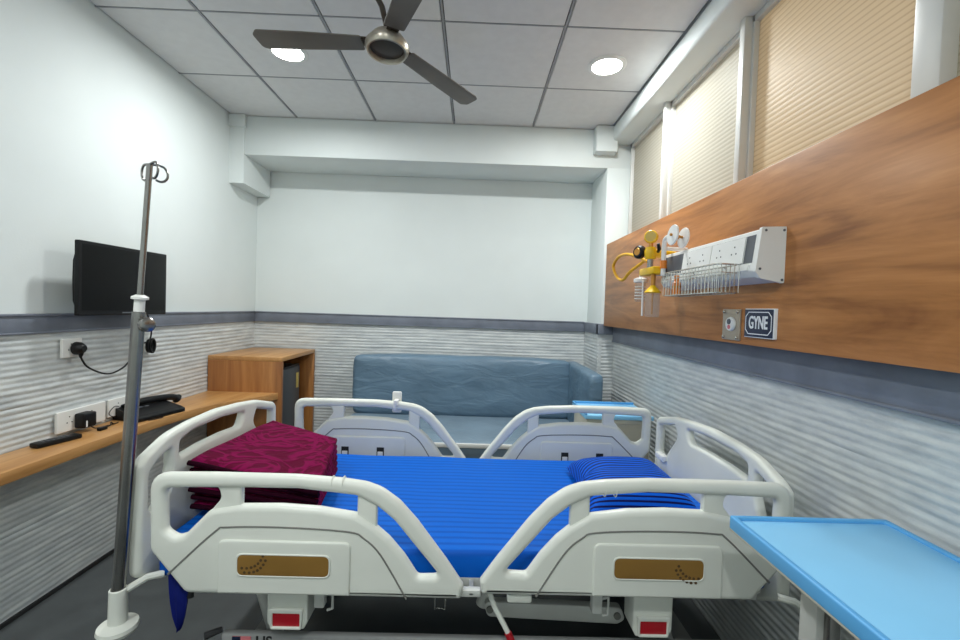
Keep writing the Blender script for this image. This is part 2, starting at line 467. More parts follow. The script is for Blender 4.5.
obj('lower_ledge', front_quad(1.40, 2.05, 1.488, 1.506, .006), m_whitepl, t)
for y0, y1 in ((1.435, 1.635), (1.640, 1.86)):
    sp = obj('socket_plate', front_quad(y0, y1, 1.514, 1.601, .006), m_whitepl, t)
    for c in (y0+(y1-y0)*.27, y0+(y1-y0)*.73):
        for dy, dz in ((0, .018), (-.013, -.006), (.013, -.006)):
            p = front(c+dy, 1.557+dz, .006); obj('pin_hole', lathe(B(), [(.003, -.001), (.003, .0008)], axis_m(p, (-1, 0, .12)), 8), m_hole, sp)

# oxygen flowmeter with humidifier bottle
t = thing('oxygen_flowmeter', 'yellow oxygen regulator with gauge and looped hose on the wood panel', 'regulator', (.95, 2.14, 1.5))
Y0, X0 = 2.10, .85
obj('valve_body', tube(B(), [(X0+.13, Y0+.02, 1.63), (X0+.06, Y0+.01, 1.63), (X0, Y0, 1.632)], [.016, .02, .026], 14), m_yellow, t)
bm = B(); lathe(bm, [(.0, -.03), (.024, -.028), (.028, -.01), (.028, .012), (.022, .03), (0, .032)], axis_m((X0, Y0, 1.63), (0, 0, 1)), 18)
obj('regulator_body', bm, m_yellow, t)
gd = Vector((-.55, -.8, .05)).normalized()
ga = obj('gauge', lathe(B(), [(.03, -.012), (.032, -.008), (.032, .008), (.028, .012), (.001, .012)], axis_m((X0, Y0, 1.71), gd), 24), m_yellow, t)
obj('gauge_dial', lathe(B(), [(.024, 0), (.024, .002)], axis_m(Vector((X0, Y0, 1.71))+gd*.0115, gd), 20), m_sticker, ga)
obj('gauge_stem', cyl(B(), (X0, Y0, 1.655), (X0, Y0, 1.69), .011, 10), m_copper, t)
kd = Vector((-.25, .0, 0))
kn = obj('control_knob', lathe(B(), [(.03, 0), (.033, .004), (.033, .022), (.026, .03), (.001, .03)], axis_m((X0-.025, Y0+.05, 1.64), (-.62, -.3, .02)), 20), m_black, t)
obj('knob_cap', lathe(B(), [(.019, 0), (.017, .003), (.001, .003)], axis_m(Vector((X0-.025, Y0+.05, 1.64))+Vector((-.62, -.3, .02)).normalized()*.0295, (-.62, -.3, .02)), 18), m_copper, kn)
obj('side_lever', tube(B(), [(X0+.02, Y0-.04, 1.635), (X0+.01, Y0-.075, 1.64), (X0+.0, Y0-.085, 1.665)], [.008, .009, .007], 8), m_black, t)
hp = spline([(X0, 2.13, 1.592), (X0-.01, 2.20, 1.618), (X0-.03, 2.33, 1.653), (X0-.03, 2.48, 1.655), (X0-.03, 2.565, 1.61), (X0-.02, 2.52, 1.545), (X0-.02, 2.42, 1.522), (X0-.01, 2.34, 1.56), (X0+.03, 2.25, 1.61), (X0+.04, 2.20, 1.64)], 8)
obj('hose', tube(B(), hp, .0085, 10), m_hose, t)
bm = box(B(), (X0-.02, 2.015, 1.525), (X0+.04, 2.185, 1.560), .006)
obj('manifold_bar', bm, m_yellow, t)
obj('manifold_neck', cyl(B(), (X0, Y0, 1.555), (X0, Y0, 1.605), .014, 12), m_steel, t)
obj('bottle_stem', cyl(B(), (X0, 2.055, 1.47), (X0, 2.055, 1.53), .011, 12), m_copper, t)
obj('bottle_cap', lathe(B(), [(.012, .035), (.014, .03), (.038, .004), (.038, 0)], Matrix.Translation((X0, 2.055, 1.437)), 22), m_yellow, t)
bt = obj('humidifier_bottle', lathe(B(), [(.03, 0), (.034, .006), (.034, .10), (.030, .115)], Matrix.Translation((X0, 2.055, 1.322)), 24), m_clear, t)
obj('inner_tube', cyl(B(), (X0, 2.055, 1.335), (X0, 2.055, 1.437), .004, 8), m_copper, bt)
obj('wall_bracket', box(B(), (X0+.035, 2.08, 1.525), (.9797, 2.14, 1.56), .004), m_whitepl, t)
obj('wall_stub', cyl(B(), (X0+.12, Y0+.02, 1.63), (.9797, Y0+.02, 1.63), .016, 12), m_steel, t)

t = thing('suction_jar', 'small clear suction jar with white lid left of the yellow regulator', 'jar', (.94, 2.32, 1.4))
JX, JY = .90, 2.34
obj('jar_body', lathe(B(), [(.022, 0), (.028, .01), (.028, .10), (.026, .105)], Matrix.Translation((JX, JY, 1.40)), 20), m_clear, t)
obj('lid', lathe(B(), [(.033, 0), (.036, .004), (.036, .02), (.02, .026), (.001, .026)], Matrix.Translation((JX, JY, 1.504)), 20), m_whitepl, t)
obj('lid_nozzle', tube(B(), [(JX, JY, 1.528), (JX, JY, 1.555), (JX+.03, JY-.02, 1.575), (.9797, JY-.03, 1.575)], .009, 10), m_whitepl, t)
obj('drain_tube', cyl(B(), (JX, JY-.04, 1.325), (JX, JY-.036, 1.51), .006, 10), m_whitepl, t)
bm = B()
for k in range(5): lathe(bm, [(.0286, 0), (.0286, .004)], Matrix.Translation((JX, JY, 1.415+k*.016)), 20)
obj('graduation_rings', bm, m_whitepl, t)

t = thing('suction_regulator', 'white upright pipe with two round white discs above the trunking', 'regulator', (.92, 1.95, 1.6))
obj('pipe', tube(B(), spline([(.872, 2.0, 1.515), (.872, 2.0, 1.655), (.873, 1.985, 1.685), (.876, 1.95, 1.69)], 5), .011, 10), m_whitepl, t)
dd = Vector((-1, -.06, .08))
obj('disc', lathe(B(), [(.044, -.003), (.045, 0), (.043, .004), (.001, .005)], axis_m((.852, 1.872, 1.681), dd), 26), m_whitepl, t)
obj('disc', lathe(B(), [(.044, -.003), (.045, 0), (.043, .004), (.001, .005)], axis_m((.905, 1.885, 1.672), dd), 26), m_whitepl, t)
obj('spindle', tube(B(), [(.876, 1.955, 1.688), (.90, 1.92, 1.678), (.915, 1.888, 1.672), (.84, 1.87, 1.683)], .006, 8), m_copper, t)
obj('orange_sleeve', cyl(B(), (.872, 2.0, 1.548), (.872, 2.0, 1.585), .015, 12), m_orange, t)
obj('wall_arm', cyl(B(), (.872, 2.0, 1.64), (.9797, 2.0, 1.64), .009, 10), m_whitepl, t)

t = thing('wire_basket', 'chrome wire basket hanging in front of the white trunking', 'basket', (.86, 1.70, 1.42))
def basket():
    x0, x1, y0, y1, z0, z1 = .795, .868, 1.415, 1.815, 1.414, 1.508
    rim = B(); wires = B(); flo = B()
    def loop(bm, z, r):
        P = [(x0, y0, z), (x1, y0, z), (x1, y1, z), (x0, y1, z)]
        p2 = [Vector((q[0], q[1], z)) for q in rpoly([(p[0], p[1]) for p in P], .02)]
        tube(bm, p2, r, 6, True)
    loop(rim, z1, .0028); loop(rim, z0, .0022); loop(rim, (z0+z1)/2+.02, .0016)
    n = 17
    for k in range(n+1):
        y = y0+(y1-y0)*k/n
        tube(wires, [(x1, y, z1), (x1, y, z0), (x0, y, z0), (x0, y, z1)], .0014, 5)
    for k in range(1, 5):
        x = x0+(x1-x0)*k/5
        tube(wires, [(x, y0, z1), (x, y0, z0), (x, y1, z0), (x, y1, z1)], .0014, 5)
    obj('rim', rim, m_chrome, t); obj('wire_mesh', wires, m_chrome, t)
    for y in (1.52, 1.74): obj('hook', tube(B(), [(x1, y, z1), (x1+.012, y, z1), (x1+.020, y, z1-.008)], .003, 6), m_chrome, t)
basket()
t = thing('orange_adapter', 'small orange and brass connector in the left end of the wire basket', 'connector', (.832, 1.775, 1.417))
obj('body', lathe(B(), [(.012, 0), (.016, .006), (.016, .05), (.010, .056), (.010, .08), (.001, .082)], Matrix.Translation((.832, 1.775, 1.4170)), 14), m_orange, t)
obj('collar', lathe(B(), [(.0175, 0), (.0175, .008)], Matrix.Translation((.832, 1.775, 1.447)), 14), m_copper, t)

t = thing('nurse_call_plate', 'clear rectangular plate with round call button beside the navy sign', 'call button', (.98, 1.62, 1.305))
def TX(xf):
    return lambda a, b, c: (xf-c, -a, b)      # local a runs towards the viewer, c out of the wall
def plate_x(y0, y1, z0, z1, x, th, r, bev=.002):
    return plate(rpoly([(-y1, z0), (-y0, z0), (-y0, z1), (-y1, z1)], r), [], th, bev, TX(x-th/2))
obj('plate', plate_x(1.568, 1.678, 1.248, 1.364, .9803, .006, .004, .001), m_frost, t)
cb = obj('call_button', lathe(B(), [(.026, 0), (.027, .004), (.024, .010), (.001, .011)], axis_m((.974, 1.618, 1.308), (-1, 0, 0)), 22), m_whitepl, t)
cb.scale = (1, 1, 1)
obj('button_lens', lathe(B(), [(.011, 0), (.010, .003), (.001, .003)], axis_m((.9635, 1.618, 1.317), (-1, 0, 0)), 14), m_strip, cb)
obj('red_symbol', lathe(B(), [(.009, 0), (.008, .0015), (.001, .0015)], axis_m((.9636, 1.618, 1.297), (-1, 0, 0)), 12), m_pink, cb)
for y in (1.580, 1.666):
    for z in (1.258, 1.354): obj('standoff_screw', lathe(B(), [(.006, 0), (.006, .005), (.001, .007)], axis_m((.9742, y, z), (-1, 0, 0)), 12), m_chrome, t)

t = thing('department_sign', 'navy enamel sign reading GYNE on the wood panel', 'sign', (.98, 1.455, 1.316))
obj('board', plate_x(1.380, 1.530, 1.266, 1.366, .9803, .012, .002, .001), m_letter, t)
obj('navy_field', plate_x(1.383, 1.528, 1.269, 1.363, .9682, .002, .002, .0004), m_navy, t)
y0, y1, z0, z1, c = 1.388, 1.523, 1.277, 1.355, .016
o_ = [(-y1+c, z0), (-y0-c, z0), (-y0, z0+c), (-y0, z1-c), (-y0-c, z1), (-y1+c, z1), (-y1, z1-c), (-y1, z0+c)]
d = .003
i_ = [(-y1+c+d*.4, z0+d), (-y0-c-d*.4, z0+d), (-y0-d, z0+c+d*.4), (-y0-d, z1-c-d*.4), (-y0-c-d*.4, z1-d), (-y1+c+d*.4, z1-d), (-y1+d, z1-c-d*.4), (-y1+d, z0+c+d*.4)]
obj('border_line', plate([Vector(p) for p in o_], [[Vector(p) for p in i_]], .001, .0002, TX(.9660)), m_letter, t, smooth=0)
obj('lettering', text_bm('GYNE', .060, .0006, lambda a, b, c: (.9656-c, 1.4555-a, 1.316+b), .0014, .62), m_letter, t, smooth=0)

# ------------------------------------------------------------------ ceiling lamps and fan
def downlight(x, y, label, cx):
    t = thing('downlight', label, 'ceiling light', (x, y, ZC), 'recessed downlights in the ceiling')
    obj('trim_ring', lathe(B(), [(.105, .003), (.105, -.002), (.098, -.006), (.082, -.006), (.080, -.002), (.080, .003)], Matrix.Translation((x, y, ZC)), 36), m_whitepl, t)
    obj('diffuser', lathe(B(), [(.081, 0), (.081, -.004), (.001, -.004)], Matrix.Translation((x, y, ZC)), 36), m_lamp, t)
    return t
downlight(-1.067, 2.435, 'round lit downlight partly behind the left fan blade', 0)
downlight(.699, 2.442, 'round lit downlight right of the fan near the bulkhead', 0)

F = Vector((-.385, 1.79, 2.385))
t = thing('ceiling_fan', 'brown three-blade ceiling fan with nickel hub', 'ceiling fan', (-.47, 1.83, ZC))
tilt = Matrix.Translation(F) @ Matrix.Rotation(math.radians(-4.5), 4, 'X') @ Matrix.Rotation(math.radians(0), 4, 'Y')
hub = obj('hub', lathe(B(), [(.01, .055), (.04, .05), (.062, .038), (.072, .024), (.080, .012), (.08, .004), (.001, .004)], tilt, 40), m_fanhub, t)
obj('hub_ring', lathe(B(), [(.080, .008), (.088, .002), (.088, -.012), (.080, -.026), (.074, -.027), (.068, -.012), (.066, .008)], tilt, 40), m_fanhub, hub)
obj('hub_cover', lathe(B(), [(.069, .004), (.067, -.010), (.05, -.013), (.02, -.015), (.001, -.015)], tilt, 40), m_fanbrown, hub)
obj('down_rod', tube(B(), [tilt @ Vector((0, 0, .06)), F+Vector((-.03, .02, .17)), (-.47, 1.83, ZC-.05)], .012, 12), m_fanbrown, t)
obj('canopy', lathe(B(), [(.06, .0), (.058, -.02), (.035, -.07), (.018, -.085), (.001, -.085)], Matrix.Translation((-.47, 1.83, ZC+.002)), 28), m_fanhub, t)
for ang in (179, 50, 296):
    R = tilt @ Matrix.Rotation(math.radians(ang), 4, 'Z')
    pl = rpoly([(.10, -.042, .01), (.10, .040, .01), (.33, .052, .03), (.51, .056, .02), (.533, .03, .02), (.525, -.042, .02), (.50, -.052, .02), (.33, -.048, .03)], .02)
    bm = plate(pl, [], .006, .002, lambda a, b, c: R @ Matrix.Rotation(math.radians(1), 4, 'X') @ Vector((a, b, c+.012)))
    bl = obj('blade', bm, m_fan, t)
    bm = plate(rpoly([(.055, -.022), (.17, -.03), (.185, 0), (.17, .03), (.055, .022)], .008), [], .005, .0015, lambda a, b, c: R @ Matrix.Rotation(math.radians(1), 4, 'X') @ Vector((a, b, c+.019)))
    obj('blade_arm', bm, m_fanbrown, bl)

# ------------------------------------------------------------------ television and outlets on the left wall
t = thing('television', 'black flat television mounted on the left wall above the desk', 'television', (-1.85, 2.18, 1.24))
TVX = -1.722
def TL(xf):
    return lambda a, b, c: (xf+c, a, b)
def plate_l(y0, y1, z0, z1, x, th, r, bev=.002):
    return plate(rpoly([(y0, z0), (y1, z0), (y1, z1), (y0, z1)], r), [], th, bev, TL(x+th/2))
obj('bezel', plate_l(1.915, 2.452, 1.246, 1.578, TVX-.022, .022, .006, .004), m_black, t)
obj('screen', plate_l(1.930, 2.437, 1.268, 1.564, TVX-.0008, .0015, .002, .0004), m_screen, t)
obj('back_cover', ext_y([(TVX-.021, 1.256), (TVX-.021, 1.568), (TVX-.030, 1.55), (TVX-.045, 1.49), (TVX-.048, 1.40), (TVX-.045, 1.31), (TVX-.030, 1.266)], 1.935, 2.43, .01), m_black, t)
obj('maker_mark', plate_l(2.15, 2.205, 1.2545, 1.2605, TVX-.0003, .001, .001, .0003), m_strip, t)
bm = B(); box(bm, (XL, 2.09, 1.33), (XL+.012, 2.27, 1.50), .002); box(bm, (XL+.01, 2.15, 1.38), (TVX-.047, 2.21, 1.44), .003)
obj('wall_bracket', bm, m_black, t)

WX = XL+.016      # face of the left cladding
def outlet(y0, y1, z0, z1, label, sockets, x=WX, group=None):
    t = thing('wall_outlet', label, 'wall outlet', (x, (y0+y1)/2, z0), group)
    obj('faceplate', plate_l(y0, y1, z0, z1, x, .012, .004, .003), m_whitepl, t)
    for y in sockets:
        zc = (z0+z1)/2
        for dy, dz in ((0, .018), (-.012, -.008), (.012, -.008)):
            obj('pin_hole', lathe(B(), [(.0028, -.001), (.0028, .0009)], axis_m((x+.012, y+dy, zc+dz), (1, 0, 0)), 8), m_hole, t)
    bm = B()
    for y in sockets[:1]: box(bm, (x+.011, y+.028, (z0+z1)/2-.008), (x+.0145, y+.040, (z0+z1)/2+.008), .001)
    obj('switch_rocker', bm, m_letter, t)
    return t
outlet(1.948, 2.046, 1.052, 1.138, 'square white wall outlet holding the black plug below the television', (1.99,))
outlet(1.925, 2.180, .716, .812, 'wide white wall outlet above the desk behind the remote control', (1.985, 2.10))
outlet(2.196, 2.346, .722, .812, 'smaller white wall outlet behind the black telephone', (2.255,))

t = thing('plug_cable', 'black plug and drooping power cord below the television', 'power cord', (WX+.012, 2.01, 1.08))
px = WX+.013
obj('plug', lathe(B(), [(.024, 0), (.030, .004), (.029, .020), (.020, .036), (.014, .042), (.001, .042)], axis_m((px, 2.01, 1.092), (1, 0, 0)), 18), m_black, t)
obj('strain_relief', tube(B(), [(px+.025, 2.01, 1.085), (px+.024, 2.012, 1.063), (px+.02, 2.014, 1.05)], [.012, .009, .005], 8), m_black, t)
obj('cord', tube(B(), spline([(px+.02, 2.014, 1.052), (px+.015, 2.06, .998), (px+.012, 2.17, .950), (px+.008, 2.27, .966), (px+.005, 2.335, 1.015), (px+.004, 2.40, 1.075), (px+.005, 2.46, 1.10), (px+.005, 2.47, 1.17), (px+.02, 2.42, 1.24)], 8), .0042, 7), m_black, t)
bm = B()
for k, (ry, rz, o) in enumerate(((.022, .034, 0), (.026, .036, .006), (.02, .038, .011))):
    tube(bm, [(px+.006+o, 2.455+.005*k+ry*math.cos(a*PI/10), 1.065+rz*math.sin(a*PI/10)) for a in range(20)], .006, 6, True)
obj('coil', bm, m_black, t)

# ------------------------------------------------------------------ counter, cabinet, fridge
CZ = .70
edge = [(-1.64, .30), (-1.64, 1.6), (-1.638, 2.1), (-1.622, 2.36), (-1.575, 2.57), (-1.49, 2.76), (-1.41, 2.90), (-1.36, 2.98), (-1.345, 3.028)]
ed = [Vector(p) for p in edge[:2]]+[v for v in spline([(a, b, 0) for a, b in edge[1:]], 6)][1:]
poly = [Vector((XL+.012, .30))]+[Vector((v[0], v[1])) for v in ed]+[Vector((XL+.012, 3.028))]
bm = plate(poly, [], .045, .002, lambda a, b, c: (a, b, CZ-.0225+c), 1)
ct = obj('desk_counter', bm, m_counter)
tag(ct, 'long curved wooden desk shelf along the left wall', 'desk')

t = thing('fridge_cabinet', 'open-fronted teak cabinet in the left back corner around the fridge', 'cabinet', (-1.59, 3.35, 0))
cx0, cx1, cy0, cy1, cz = XL+.014, -1.325, 3.03, 3.662, .948
obj('side_panel', box(B(), (cx0, cy0, 0), (cx1, cy0+.028, cz-.03), .002), m_cab, t)
obj('side_panel', box(B(), (cx0, cy1-.028, 0), (cx1, cy1, cz-.03), .002), m_cab, t)
obj('top_panel', box(B(), (cx0, cy0, cz-.03), (cx1, cy1, cz), .002), m_counter, t)
obj('back_panel', box(B(), (cx0, cy0+.028, .0), (cx0+.015, cy1-.028, cz-.03)), m_cab, t)

t = thing('mini_fridge', 'charcoal mini fridge inside the teak cabinet', 'fridge', (-1.6, 3.33, 0))
fx0, fx1, fy0, fy1, fz = cx0+.03, -1.385, 3.085, 3.50, .845
obj('body', box(B(), (fx0, fy0, .01), (fx1-.035, fy1, fz), .006), m_fridge, t)
dr = obj('door', box(B(), (fx1-.032, fy0, .03), (fx1, fy1, fz-.012), .006), m_fridge, t)
obj('top_trim', box(B(), (fx1-.03, fy0+.002, fz-.010), (fx1-.004, fy1-.002, fz+.004), .002), m_black, t)
obj('energy_sticker', box(B(), (fx1-.001, 3.43, .66), (fx1+.0012, 3.475, .78)), m_sticker, dr)

# things on the counter
t = thing('remote_control', 'slim black remote control lying at the near end of the desk', 'remote control', (-1.77, 1.86, CZ))
a = Matrix.Translation((-1.768, 1.868, CZ+.0105)) @ Matrix.Rotation(math.radians(-14), 4, 'Z')
bm = B(); box(bm, (-.025, -.082, -.010), (.025, .082, .010), .005)
for v in bm.verts: v.co = a @ v.co
obj('body', bm, m_black, t)
bm = B()
for i in range(3):
    for j in range(6): lathe(bm, [(.004, 0), (.0036, .002), (.001, .002)], a @ Matrix.Translation((-.012+.012*i, -.055+.018*j, .0098)), 8)
obj('buttons', bm, m_strip, t)

t = thing('power_adapter', 'chunky black power adapter plugged into the wide white outlet', 'adapter', (WX+.012, 2.04, .74))
obj('body', box(B(), (WX+.0125, 2.005, .722), (WX+.062, 2.072, .790), .008, 3), m_black, t)
obj('sticker', box(B(), (WX+.0618, 2.013, .728), (WX+.0632, 2.020, .756)), m_letter, t)
obj('cable', tube(B(), spline([(WX+.04, 2.055, .726), (WX+.05, 2.075, CZ+.006), (-1.775, 2.11, CZ+.004), (-1.765, 2.15, CZ+.004), (-1.768, 2.19, CZ+.004)], 6), .0024, 6), m_black, t)
t = thing('cable_connector', 'tiny black cable connector on the desk between adapter and telephone', 'connector', (-1.74, 2.07, CZ))
obj('shell', box(B(), (-1.752, 2.045, CZ+.0005), (-1.732, 2.085, CZ+.0155), .003), m_black, t)
obj('lead', tube(B(), spline([(-1.742, 2.085, CZ+.008), (-1.745, 2.115, CZ+.012), (-1.755, 2.13, CZ+.02), (-1.76, 2.15, CZ+.006)], 6), .003, 6), m_black, t)

t = thing('telephone', 'black desk telephone with handset on the desk behind the steel pole', 'telephone', (-1.72, 2.33, CZ))
ta = Matrix.Translation((-1.733, 2.35, CZ+.001)) @ Matrix.Rotation(math.radians(-14), 4, 'Z') @ Matrix.Diagonal((1, 1.3, 1.15, 1))
bm = B(); pr = rpoly([(-.085, 0), (.095, 0), (.095, .018), (.07, .026), (-.085, .055)], .008)
Aa = [bm.verts.new(ta @ Vector((p[0], -.10, p[1]))) for p in pr]; Cc = [bm.verts.new(ta @ Vector((p[0], .10, p[1]))) for p in pr]
for i in range(len(pr)): bm.faces.new((Aa[i], Aa[(i+1) % len(pr)], Cc[(i+1) % len(pr)], Cc[i]))
bm.faces.new(Aa[::-1]); bm.faces.new(Cc)
base = obj('base', bm, m_black, t)
bm = B()
for i in range(4):
    for j in range(3): box(bm, (-.03+.024*i, -.06+.026*j, .035-.007*i), (-.014+.024*i, -.042+.026*j, .044-.0075*i), .002, 1)
for v in bm.verts: v.co = ta @ v.co
obj('keypad', bm, m_strip, base)
hp = spline([(-.045, -.07, .045), (-.045, -.045, .060), (-.04, .04, .064), (-.037, .125, .056), (-.035, .155, .040)], 6)
bm = tube(B(), [ta @ p for p in hp], [.024, .027, .026, .022]+[.018]*(len(hp)-8)+[.022, .026, .027, .024], 14)
obj('handset', bm, m_black, t)
obj('cord', tube(B(), spline([(-1.66, 2.43, CZ+.02), (-1.645, 2.42, CZ+.005), (-1.655, 2.36, CZ+.004), (-1.63+.0, 2.30, CZ+.004), (-1.655, 2.24, CZ+.004)], 6), .0025, 6), m_black, t)
obj('wall_lead', tube(B(), spline([(-1.80, 2.26, CZ+.01), (-1.81, 2.22, .72), (-1.815, 2.19, .745), (-1.81, 2.215, .775), (WX+.014, 2.255, .768)], 6), .002, 6), m_black, t)

# ------------------------------------------------------------------ sofa
t = thing('sofa', 'teal grey vinyl sofa with one arm along the back wall', 'sofa', (0, 3.2, 0))
def cushion(name, a, b, r, m, bulge=.0, wr=0., seed=0, parent=t, n=22, dens=None):
    bm = B(); a, b = Vector(a), Vector(b)
    box(bm, a, b, r, 4)
    bmesh.ops.subdivide_edges(bm, edges=[e for e in bm.edges if e.calc_length() > .12], cuts=n, use_grid_fill=True)
    c = (a+b)/2; h = (b-a)/2
    bm.normal_update()
    mv = []
    for v in bm.verts:
        q = [abs((v.co[i]-c[i])/h[i]) for i in range(3)]
        prof = 1
        for i in range(3):
            if q[i] < .97: prof *= 1
        s = sorted(q)
        k = (1-s[0]**4)*(1-s[1]**4)
        w = noise.noise(Vector((v.co.x*3+seed, v.co.y*3, v.co.z*7)))*.6+noise.noise(Vector((v.co.x*9+seed+v.co.z*6, v.co.y*9, v.co.z*5)))*.4
        mv.append((v, v.normal*(bulge*k+wr*w)))
    for v, d in mv: v.co += d
    return obj(name, bm, m, parent, smooth=60)
cushion('backrest', (-.95, 3.49, .455), (.80, 3.655, .925), .03, m_vinyl, .018, .010, 3, n=26)
cushion('seat_cushion', (-.95, 2.80, .34), (.80, 3.50, .462), .025, m_vinyls, .008, .006, 8, n=20)
cushion('arm', (.795, 2.88, .34), (.888, 3.655, .915), .028, m_vinyl, .006, .006, 5, n=16)
obj('front_strip', box(B(), (-.95, 2.782, .428), (.80, 2.80, .456), .003), m_whitepl, t)
bm = B(); box(bm, (-.94, 2.84, .10), (.88, 3.64, .345), .004)
obj('base_frame', bm, m_dark, t)
for x in (-.90, .84):
    for y in (2.88, 3.60): obj('leg', cyl(B(), (x, y, 0), (x, y, .11), .02, 14), m_dark, t)

# ------------------------------------------------------------------ bedside locker and overbed table
t = thing('bedside_locker', 'beige bedside locker with light blue top in the far right corner', 'bedside cabinet', (.81, 2.5, 0))
lx0, lx1, ly0, ly1, lz = .615, .985, 2.29, 2.60, .785
top = obj('top', box(B(), (lx0, ly0, lz-.022), (lx1, ly1, lz), .003), m_blue_t, t)
bm = B()
box(bm, (lx0, ly1-.012, lz-.001), (lx1, ly1, lz+.012), .003); box(bm, (lx0, ly0, lz-.001), (lx0+.010, ly1-.012, lz+.010), .003)
obj('rim', bm, m_blue_e, top)
obj('body', box(B(), (lx0+.012, ly0+.014, .10), (lx1-.012, ly1-.01, lz-.022), .004), m_beige, t)
dw = obj('drawer', box(B(), (lx0+.03, ly0+.002, .60), (lx1-.03, ly0+.015, .74), .003), m_beige, t)
obj('handle', box(B(), (.76, ly0-.012, .665), (.84, ly0+.004, .678), .003), m_steel, dw)
dw = obj('door', box(B(), (lx0+.03, ly0+.002, .13), (lx1-.03, ly0+.015, .585), .003), m_beige, t)
obj('handle', box(B(), (.68, ly0-.012, .45), (.692, ly0+.004, .53), .003), m_steel, dw)
for x in (lx0+.04, lx1-.04):
    for y in (ly0+.04, ly1-.04):
        c = obj('castor', cyl(B(), (x-.01, y, .03), (x+.01, y, .03), .03, 16), m_dark, t)
        obj('stem', cyl(B(), (x, y, .03), (x, y, .11), .008, 8), m_steel, c)

t = thing('overbed_table', 'light blue overbed table with raised edge in the right foreground', 'overbed table', (.83, .7, 0))
ox0, ox1, oy0, oy1, oz = .640, 1.028, .26, 1.035, .85
top = obj('tabletop', box(B(), (ox0+.004, oy0+.004, oz-.026), (ox1-.004, oy1-.004, oz-.005), .002), m_blue_t, t)
T2 = lambda a, b, c: (a, b, oz-.014+c)
o_ = rpoly([(ox0, oy0), (ox1, oy0), (ox1, oy1), (ox0, oy1)], .006)
i_ = rpoly([(ox0+.014, oy0+.014), (ox1-.014, oy0+.014), (ox1-.014, oy1-.014), (ox0+.014, oy1-.014)], .01)
obj('raised_edge', plate(o_, [i_], .032, .004, T2), m_blue_e, top)
obj('underside_board', box(B(), (ox0+.001, oy0+.001, oz-.034), (ox1-.001, oy1-.001, oz-.0265), .001), m_beige, top)
obj('column', box(B(), (.760, .905, .09), (.818, .955, oz-.034), .006), m_bedframe, t)
obj('inner_column', box(B(), (.776, .89, .45), (.802, .906, oz-.034), .003), m_steel, t)
bm = B(); box(bm, (.74, .40, .05), (.81, .98, .09), .01); box(bm, (.66, .42, .05), (1.0, .48, .09), .01); box(bm, (.66, .90, .05), (1.0, .96, .09), .01)
obj('base_frame', bm, m_bedframe, t)
for x in (.68, .98):
    for y in (.45, .93):
        c = obj('castor', cyl(B(), (x-.01, y, .026), (x+.01, y, .026), .026, 16), m_dark, t)
        obj('stem', cyl(B(), (x, y, .026), (x, y, .055), .007, 8), m_steel, c)

# ------------------------------------------------------------------ hospital bed
BX, BY = .019, 1.675
bed = thing('hospital_bed', 'off-white hospital bed with four moulded side rails', 'hospital bed', (BX, BY, 0))
# outlines in (q, z): q is the distance from the middle of the bed
OUT = [(.887, .864, .05), (.715, .868, .4), (.49, .868, .4), (.362, .861, .2), (.30, .853, .12), (.255, .838, .12), (.205, .803, .12), (.155, .749, .12), (.071, .640, .1), (.022, .570, .016), (.028, .534, .010), (.785, .534, .03), (.884, .652, .04)]
HU = [(.846, .824, .02), (.842, .708, .02), (.815, .690, .02), (.789, .697, .025), (.722, .768, .05), (.644, .782, .05), (.536, .785, .1), (.426, .780, .1), (.322, .765, .03), (.268, .731, .04), (.231, .700, .05), (.188, .651, .1), (.150, .595, .014), (.089, .597, .010), (.170, .692, .06), (.218, .749, .1), (.268, .789, .06), (.322, .816, .06), (.482, .831, .1), (.637, .830, .1)]
H1 = [(.846, .824, .02), (.705, .828, .012), (.698, .800, .02), (.727, .760, .02), (.789, .697, .025), (.815, .690, .02), (.842, .708, .02)]
H2 = [(.637, .828, .006), (.482, .831, .1), (.322, .819, .006), (.322, .764, .006), (.426, .779, .1), (.536, .784, .1), (.644, .781, .006)]
H3 = [(.268, .788, .008), (.218, .749, .1), (.170, .692, .06), (.089, .597, .010), (.150, .595, .014), (.188, .651, .1), (.231, .700, .05), (.268, .731, .008)]
GRV = [(.829, .590), (.707, .708), (.667, .724), (.508, .727), (.342, .719), (.300, .702), (.252, .656), (.179, .536)]
RT = .036
